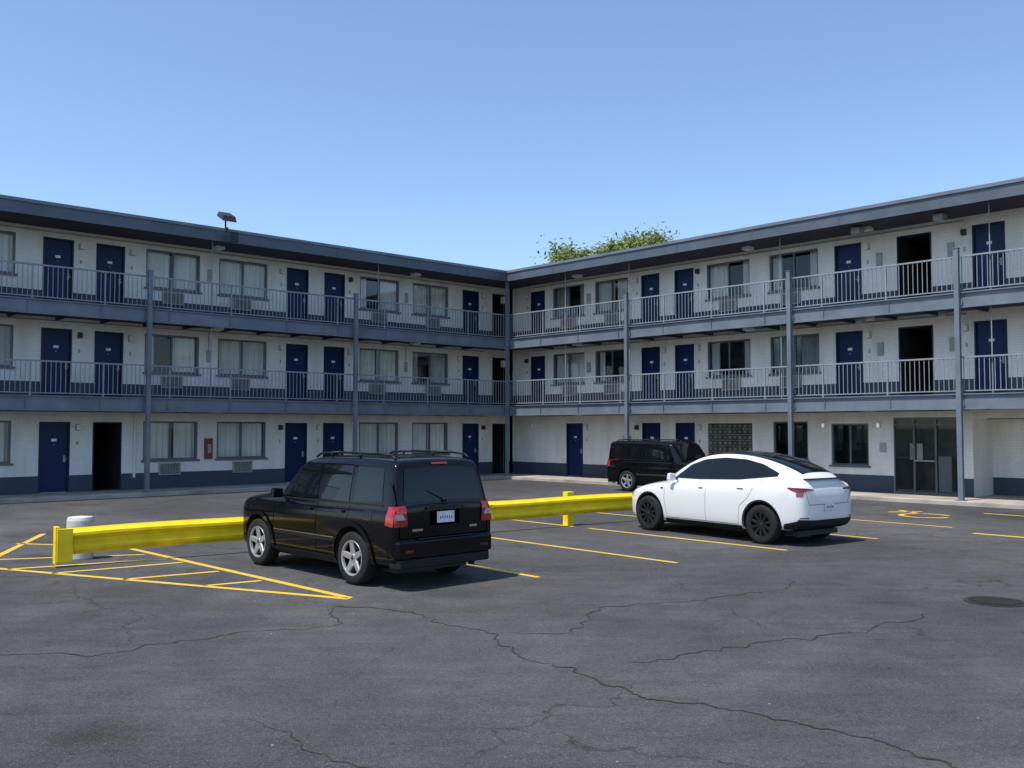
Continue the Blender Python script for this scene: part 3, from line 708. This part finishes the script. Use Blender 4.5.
def build_suv(name, loc, heading, scale=(1, 1, 1), boxy=False):
    R = .365; ws = [(1.30, R+.01), (-1.24, R+.01)]
    low = [(2.02, .58, .42, .88, .0), (2.00, .70, .36, .95, .01), (1.94, .81, .28, 1.02, .015), (1.80, .875, .25, 1.06, .03), (1.5, .90, .24, 1.09, .03), (1.0, .905, .24, 1.11, .02), (.4, .905, .24, 1.12, 0),
           (-.6, .905, .24, 1.12, 0), (-1.4, .905, .25, 1.13, 0), (-1.9, .905, .28, 1.13, 0), (-2.08, .895, .30, 1.13, 0), (-2.14, .88, .33, 1.12, 0), (-2.155, .84, .36, 1.08, 0)]
    cab = [(1.06, .72, 1.02, .62, 1.06, .01), (.90, .80, 1.02, .70, 1.15, .02), (.60, .845, 1.02, .72, 1.40, .02), (.30, .86, 1.02, .725, 1.635, .02), (.06, .865, 1.02, .73, 1.70, .02), (-.5, .87, 1.02, .735, 1.735, .02),
           (-1.3, .87, 1.02, .735, 1.735, .02), (-1.86, .87, 1.02, .735, 1.715, .02), (-1.98, .868, 1.02, .735, 1.69, .015), (-2.025, .865, 1.02, .735, 1.62, .01), (-2.08, .86, 1.02, .76, 1.36, .0), (-2.125, .855, 1.02, .79, 1.12, .0), (-2.13, .83, 1.0, .77, 1.06, 0)]
    if boxy:   # upright windscreen, squarer roof corners
        cab = [(1.06, .76, 1.02, .70, 1.06, .01), (.98, .83, 1.02, .76, 1.18, .01), (.76, .865, 1.02, .775, 1.46, .01), (.60, .87, 1.02, .78, 1.67, .01), (.46, .87, 1.02, .785, 1.725, .01), (-.5, .875, 1.02, .79, 1.745, .01),
               (-1.3, .875, 1.02, .79, 1.745, .01), (-1.90, .875, 1.02, .79, 1.74, .01), (-2.02, .87, 1.02, .79, 1.725, .005), (-2.06, .87, 1.02, .79, 1.66, .0), (-2.09, .87, 1.02, .80, 1.40, .0), (-2.12, .86, 1.02, .81, 1.12, .0), (-2.13, .84, 1.0, .79, 1.06, 0)]
    c = Car(name, low, cab, 'cp_black', ws, R, .9, 'seam'); e = c.e
    wheels(e, ws, R, .79, .225, 'five', 'alloy')
    c.patch('windshield', 'F', [(-.72, 1.16), (0, 1.17), (.72, 1.16)], [(-.64, 1.60), (0, 1.62), (.64, 1.60)], 'cglass', n=20, m=10)
    c.patch('rear_window', 'B', [(-.70, 1.15), (.70, 1.15)], [(-.63, 1.58), (0, 1.61), (.63, 1.58)], 'cglass', n=20, m=8, off=.012)
    c.sides('front_window', [(.68, 1.12), (-.30, 1.12)], [(.50 if boxy else .24, 1.58), (-.30, 1.61)], 'cglass')
    c.sides('rear_door_window', [(-.38, 1.12), (-1.10, 1.12)], [(-.38, 1.61), (-1.10, 1.61)], 'cglass')
    c.sides('quarter_window', [(-1.21, 1.13), (-1.86, 1.16)], [(-1.21, 1.61), (-1.80, 1.59)], 'cglass')
    c.seamline('S', [(.75, 1.09), (-1.90, 1.11)], .022, 'trim', .007, 'belt_trim')
    c.seamline('S', [(.80, 1.08), (.84, .60), (.80, .36)]); c.seamline('S', [(-.34, 1.08), (-.34, .36)]); c.seamline('S', [(-1.14, 1.08), (-1.10, .85), (-.92, .65), (-.86, .36)]); c.seamline('S', [(.80, .36), (-.86, .36)])
    c.seamline('B', [(-.78, 1.60), (-.80, 1.14), (-.78, .68), (.78, .68), (.80, 1.14), (.78, 1.60)], .014)
    c.seamline('T', [(1.05, -.74), (1.9, -.66)]); c.seamline('T', [(1.05, .74), (1.9, .66)])
    c.sides('side_moulding', [(.78, .56), (-.86, .56)], [(.78, .63), (-.86, .63)], 'trim', off=.018)
    c.sides('sill', [(.84, .27), (-.82, .27)], [(.84, .36), (-.82, .36)], 'trim', off=.012)
    c.seamline('S', [(.78, .615), (-.86, .615)], .012, 'chrome', .022, 'moulding_bright')
    c.sides('door_handle', [(-.04, .955), (-.22, .955)], [(-.04, .99), (-.22, .99)], 'cp_black', off=.035, n=4, m=2)
    c.sides('door_handle', [(-.82, .965), (-1.02, .965)], [(-.82, 1.0), (-1.02, 1.0)], 'cp_black', off=.035, n=4, m=2)
    arch_lips(c, ws, R, 'cp_black', off=.024, w=.065)
    c.sides('fuel_door', [(-1.50, .90), (-1.68, .90)], [(-1.50, 1.04), (-1.68, 1.04)], 'cp_black', off=.005, n=2, m=2)
    for sg in (1, -1):
        c.patch('tail_lamp', 'B', [(sg*.66, .84), (sg*.865, .84)], [(sg*.68, 1.10), (sg*.865, 1.10)], 'tail', n=6, m=6, off=.018)
        c.patch('tail_reverse_lens', 'B', [(sg*.70, .93), (sg*.84, .93)], [(sg*.74, 1.00), (sg*.84, 1.00)], 'lens', n=4, m=2, off=.023)
        c.patch('head_lamp', 'F', [(sg*.50, .82), (sg*.78, .84)], [(sg*.50, .95), (sg*.76, .96)], 'lens', n=6, m=4, off=.012)
    c.sides('tail_lamp', [(-1.99, .86), (-2.13, .84)], [(-2.01, 1.10), (-2.13, 1.10)], 'tail', n=5, m=5, off=.012)
    c.patch('grille', 'F', [(-.45, .70), (.45, .70)], [(-.45, .90), (.45, .90)], 'trim', off=.01)
    c.patch('grille_bar', 'F', [(-.45, .79), (.45, .79)], [(-.45, .83), (.45, .83)], 'chrome', off=.02)
    c.patch('number_plate', 'B', [(-.155, .86), (.155, .86)], [(-.155, 1.01), (.155, 1.01)], 'plate', n=4, m=2, off=.016)
    for i in range(6): c.patch('plate_characters', 'B', [(-.115+i*.040, .91), (-.097+i*.040, .91)], [(-.115+i*.040, .95), (-.097+i*.040, .95)], 'plate_ink', n=1, m=1, off=.019)
    c.patch('plate_recess', 'B', [(-.26, .83), (.26, .83)], [(-.26, 1.03), (.26, 1.03)], 'seam', n=4, m=2, off=.008)
    c.patch('liftgate_bar', 'B', [(-.34, 1.045), (.34, 1.045)], [(-.34, 1.080), (.34, 1.080)], 'trim', n=6, m=2, off=.022)
    c.patch('badge', 'B', [(.40, .77), (.58, .77)], [(.40, .80), (.58, .80)], 'chrome', n=2, m=1, off=.012)
    c.patch('badge', 'B', [(-.58, .77), (-.44, .77)], [(-.58, .80), (-.44, .80)], 'chrome', n=2, m=1, off=.012)
    c.patch('high_stop_lamp', 'B', [(-.14, 1.635), (.14, 1.635)], [(-.14, 1.66), (.14, 1.66)], 'tail', n=2, m=1, off=.02)
    c.finish(loc, heading, scale)
    mb = MB()
    def bump(x0, x1, hw, z0, z1, key, tp=.92):
        pts = []
        for z in (z0, z1):
            for (xx, yy) in ((x0, -hw), (x0, hw), (x1, hw*tp), (x1, -hw*tp)): pts.append((xx, yy, z))
        mb.hexa(pts, key)
    bump(-1.98, -2.215, .90, .42, .66, 'cp_black'); mb.build('rear_bumper', e, bevel=.035)
    mb = MB(); bump(-2.03, -2.195, .86, .29, .415, 'trim'); mb.build('rear_valance', e, bevel=.02)
    mb = MB(); mb.box(-2.205, -2.13, -.5, .5, .663, .672, 'trim'); mb.cyl((-2.1, -.5, .27), (-2.23, -.5, .27), .03, .03, 12, 'chrome')
    for sg in (1, -1): mb.box(-2.222, -2.205, min(sg*.60, sg*.74), max(sg*.60, sg*.74), .50, .535, 'tail_dark')
    mb.build('step_pad_and_exhaust', e)
    mb = MB(); bump(1.85, 2.08, .84, .34, .64, 'cp_black', .84); mb.build('front_bumper', e, bevel=.04)
    mirror(e, .62, .88, 1.15, 'cp_black')
    mb = MB()
    for sg in (1, -1):
        y = sg*.66
        pts = [(.0, 1.71), (-.12, 1.765), (-.6, 1.785), (-1.5, 1.785), (-1.80, 1.765), (-1.91, 1.71)]
        for (xa, za), (xb, zb_) in zip(pts, pts[1:]): mb.cyl((xa, y, za), (xb, y, zb_), .017, .017, 8, 'trim')
        for xx in (-.4, -1.1): mb.cyl((xx, y, 1.72), (xx, y, 1.78), .018, .018, 8, 'trim')
    mb.build('roof_rack', e, smooth=True)
    mb = MB(); mb.cyl((-2.140, .0, 1.16), (-2.105, .30, 1.30), .010, .008, 6, 'trim'); mb.cyl((-2.15, .0, 1.15), (-2.12, .0, 1.17), .03, .02, 10, 'trim'); mb.build('rear_wiper', e)
    mb = MB()
    mb.box(-1.9, 1.85, -.62, .62, .20, .30, 'black'); mb.cyl((-1.24, -.7, R), (-1.24, .7, R), .05, .05, 10, 'black'); mb.cyl((1.30, -.7, R), (1.30, .7, R), .04, .04, 10, 'black'); mb.build('underbody', e)
    return e

build_suv('parked_suv', (-2.38, 14.33, 0), (-.69, .724), scale=(1, .96, .985))
build_suv('parked_suv', (5.25, 31.4, 0), (.70, -.714), scale=(.95, .97, .96), boxy=True)

def build_car(name, loc, heading, scale):
    R = .355; ws = [(1.48, R+.01), (-1.41, R+.01)]
    low = [(2.30, .40, .36, .60, .0), (2.26, .60, .28, .69, .01), (2.16, .76, .22, .78, .02), (1.97, .875, .20, .87, .04), (1.6, .935, .20, .96, .05), (1.15, .955, .20, 1.02, .04), (.6, .955, .20, 1.04, .0), (-.2, .955, .20, 1.06, 0),
           (-.9, .96, .20, 1.10, 0), (-1.5, .965, .22, 1.14, 0), (-1.9, .94, .26, 1.16, .0), (-2.10, .87, .30, 1.14, .01), (-2.20, .78, .35, 1.08, .01), (-2.24, .65, .42, .98, 0)]
    cab = [(1.50, .50, .92, .42, .99, .01), (1.25, .70, .94, .58, 1.08, .03), (.90, .79, .95, .61, 1.28, .04), (.50, .83, .96, .61, 1.48, .04), (.10, .84, .98, .60, 1.59, .04), (-.35, .84, .99, .59, 1.625, .035), (-.85, .84, 1.0, .58, 1.605, .035),
           (-1.35, .83, 1.03, .565, 1.52, .035), (-1.78, .79, 1.06, .545, 1.385, .03), (-2.05, .73, 1.07, .53, 1.26, .02), (-2.16, .68, 1.06, .50, 1.18, .01), (-2.19, .62, 1.02, .46, 1.10, 0)]
    c = Car(name, low, cab, 'cp_white', ws, R, .95, 'seam_w'); e = c.e
    wheels(e, ws, R, .845, .235, 'multi', 'alloy_dark')
    c.patch('glass_roof', 'T', [(1.30, -.50), (1.0, -.585), (.45, -.555), (0, -.54), (-.8, -.52), (-1.5, -.50), (-2.0, -.47)],
            [(1.30, .50), (1.0, .585), (.45, .555), (0, .54), (-.8, .52), (-1.5, .50), (-2.0, .47)], 'cglass', n=48, m=16, off=.006)
    bot = [(.98, 1.095), (.2, 1.10), (-.8, 1.135), (-1.62, 1.22)]
    top = [(.90, 1.12), (.52, 1.37), (.15, 1.485), (-.35, 1.53), (-.85, 1.51), (-1.25, 1.43), (-1.62, 1.28)]
    c.sides('side_glass', bot, top, 'cglass', n=50, m=8, off=.006)
    c.seamline('S', [(-.06, 1.12), (-.06, 1.50)], .05, 'trim', .009, 'b_pillar')
    c.seamline('S', [(1.0, 1.04), (1.02, .70), (.95, .32)]); c.seamline('S', [(-.08, 1.07), (-.08, .32)]); c.seamline('S', [(-1.30, 1.13), (-1.12, .82), (-.92, .66), (-.88, .32)]); c.seamline('S', [(.95, .32), (-.88, .32)])
    c.seamline('T', [(1.25, -.78), (2.05, -.60)]); c.seamline('T', [(1.25, .78), (2.05, .60)])
    c.seamline('B', [(-.72, 1.04), (-.60, .74), (.60, .74), (.72, 1.04)], .010)
    c.sides('sill', [(1.0, .22), (-.95, .22)], [(1.0, .30), (-.95, .30)], 'trim', off=.008)
    c.sides('door_handle', [(.10, .93), (-.0, .93)], [(.10, .955), (-.0, .955)], 'seam_w', off=.006, n=4, m=2)
    c.sides('door_handle', [(-.86, .965), (-1.0, .965)], [(-.86, .99), (-1.0, .99)], 'seam_w', off=.006, n=4, m=2)
    c.sides('side_repeater', [(1.13, .88), (1.05, .88)], [(1.13, .905), (1.05, .905)], 'trim', off=.008, n=2, m=1)
    arch_lips(c, ws, R, 'trim', off=.006, w=.024)
    for sg in (1, -1):
        c.patch('tail_lamp', 'B', [(sg*.46, .985), (sg*.68, .985), (sg*.82, .95)], [(sg*.46, 1.01), (sg*.68, 1.03), (sg*.82, 1.04)], 'tail_dark', n=10, m=3, off=.010)
        c.patch('tail_lamp_lower', 'B', [(sg*.76, .89), (sg*.84, .89)], [(sg*.72, .97), (sg*.84, .945)], 'tail', n=5, m=3, off=.009)
        c.patch('head_lamp', 'F', [(sg*.50, .66), (sg*.80, .72)], [(sg*.50, .72), (sg*.82, .82)], 'lens', n=8, m=3, off=.008)
        c.patch('bumper_reflector', 'B', [(sg*.62, .50), (sg*.80, .50)], [(sg*.62, .52), (sg*.80, .52)], 'tail_dark', n=3, m=1, off=.012)
    c.sides('tail_lamp', [(-1.96, 1.03), (-2.15, .95)], [(-1.98, 1.05), (-2.15, 1.04)], 'tail_dark', n=6, m=3, off=.008)
    c.patch('diffuser', 'B', [(-.78, .30), (.78, .30)], [(-.82, .49), (-.5, .47), (.5, .47), (.82, .49)], 'trim', n=20, m=5, off=.012)
    c.sides('diffuser', [(-1.86, .30), (-2.20, .32)], [(-1.90, .40), (-2.20, .48)], 'trim', n=8, m=3, off=.008)
    c.patch('number_plate', 'B', [(-.155, .62), (.155, .62)], [(-.155, .76), (.155, .76)], 'plate', n=4, m=2, off=.014)
    for i in range(6): c.patch('plate_characters', 'B', [(-.115+i*.040, .67), (-.097+i*.040, .67)], [(-.115+i*.040, .71), (-.097+i*.040, .71)], 'plate_ink', n=1, m=1, off=.017)
    c.finish(loc, heading, scale)
    mb = MB()
    mb.hexa([(-2.08, -.56, 1.185), (-2.08, .56, 1.185), (-2.21, .54, 1.185), (-2.21, -.54, 1.185), (-2.06, -.56, 1.20), (-2.06, .56, 1.20), (-2.22, .54, 1.20), (-2.22, -.54, 1.20)], 'trim')
    mb.build('lip_spoiler', e, bevel=.005)
    mirror(e, .80, .87, 1.11, 'cp_white')
    mb = MB(); mb.box(-2.0, 2.0, -.62, .62, .17, .26, 'black'); mb.build('underbody', e)
    return e
build_car('parked_car', (4.38, 18.98, 0), (-.59, .807), (1, .93, 1))

# ------------------------------------------------------------------ tree behind the roof
mm, nt, b, N, L = new_mat('leaves')
oi = N.new('ShaderNodeTexCoord'); n1 = N.new('ShaderNodeTexNoise'); n1.inputs['Scale'].default_value = 1.1; L.new(oi.outputs['Object'], n1.inputs['Vector'])
r = N.new('ShaderNodeValToRGB'); r.color_ramp.elements[0].position = .38; r.color_ramp.elements[1].position = .62
r.color_ramp.elements[0].color = (.075, .115, .016, 1); r.color_ramp.elements[1].color = (.20, .25, .038, 1); L.new(n1.outputs['Fac'], r.inputs['Fac'])
L.new(r.outputs[0], b.inputs['Base Color']); b.inputs['Roughness'].default_value = .6
tl = N.new('ShaderNodeBsdfTranslucent'); L.new(r.outputs[0], tl.inputs['Color']); mx = N.new('ShaderNodeMixShader'); mx.inputs[0].default_value = .35
L.new(b.outputs[0], mx.inputs[1]); L.new(tl.outputs[0], mx.inputs[2]); L.new(mx.outputs[0], N['Material Output'].inputs['Surface'])
M['leaf'] = mm; M['bark'] = paint('bark', (0.07, 0.055, 0.04), .9, bump=.8, bscale=12)
tree = empty('leafy_tree', (7.0, 60, 0))
mb = MB(); lf = MB(); random.seed(11)
def limb(p, d, l, r, dep):
    q = p+d*l; mb.cyl(p, q, r, r*.62, 8, 'bark')
    if dep == 0:
        return [q]
    out = []
    for i in range(3 if dep > 1 else 4):
        nd = (d+Vector((random.uniform(-.8, .8), random.uniform(-.8, .8), random.uniform(-.15, .5)))).normalized()
        out += limb(q, nd, l*random.uniform(.6, .85), r*.58, dep-1)
    return out
tips = limb(Vector((0, 0, 0)), Vector((0, 0, 1)), 4.6, .32, 4)
tips = [t for t in tips if t.z > 4]
zmax = max(t.z for t in tips)
for t in tips:
    t.z = 5+(t.z-4)/(zmax-4)*8.9
    f = 4.6/max(4.6, math.hypot(t.x, t.y)); t.x *= f; t.y *= f
for t in tips:
    cr = random.uniform(.6, 1.2)
    for i in range(int(150*cr)):
        o = Vector((random.gauss(0, 1), random.gauss(0, 1), random.gauss(0, .7)))*cr*.5
        c = t+o; a = Vector((random.uniform(-1, 1), random.uniform(-1, 1), random.uniform(-.5, .5))).normalized(); bb = a.orthogonal().normalized(); sz = random.uniform(.08, .18)
        lf.face([c-a*sz, c+bb*sz*.6, c+a*sz, c-bb*sz*.6], 'leaf')
mb.build('trunk_and_limbs', tree, smooth=True); lf.build('leaves', tree, recalc=False)

# ------------------------------------------------------------------ light, sky, camera
el = math.radians(64); az = Vector((-.80, -.60)).normalized()
ts = Vector((az.x*math.cos(el), az.y*math.cos(el), math.sin(el)))
sun = bpy.data.lights.new('sun', 'SUN'); sun.energy = 5.0; sun.angle = math.radians(.53); sun.color = (1, .94, .86)
so = bpy.data.objects.new('sun', sun); COL.objects.link(so); so.rotation_euler = ts.to_track_quat('Z', 'Y').to_euler()
w = bpy.data.worlds.new('World'); sc.world = w; w.use_nodes = True
nt = w.node_tree; bg = nt.nodes['Background']; sk = nt.nodes.new('ShaderNodeTexSky'); sk.sky_type = 'NISHITA'; sk.sun_disc = False
sk.sun_elevation = el; sk.sun_rotation = math.atan2(az.x, az.y) % math.tau
sk.air_density = 1.0; sk.dust_density = .8; sk.ozone_density = 1.4
tint = nt.nodes.new('ShaderNodeMixRGB'); tint.blend_type = 'MULTIPLY'; tint.inputs[0].default_value = 1; tint.inputs[2].default_value = (1.14, 1.25, 1.38, 1)
nt.links.new(sk.outputs[0], tint.inputs[1]); nt.links.new(tint.outputs[0], bg.inputs[0]); bg.inputs[1].default_value = .15

cam = bpy.data.cameras.new('camera'); co = bpy.data.objects.new('camera', cam); COL.objects.link(co)
cam.lens = 951/1024*36; cam.sensor_width = 36; cam.clip_end = 6000; cam.clip_start = .05
co.location = (0, 0, 2.1); co.rotation_euler = (math.radians(90+2.65), 0, 0); sc.camera = co
sc.view_settings.view_transform = 'Standard'; sc.view_settings.look = 'None'; sc.view_settings.exposure = 0
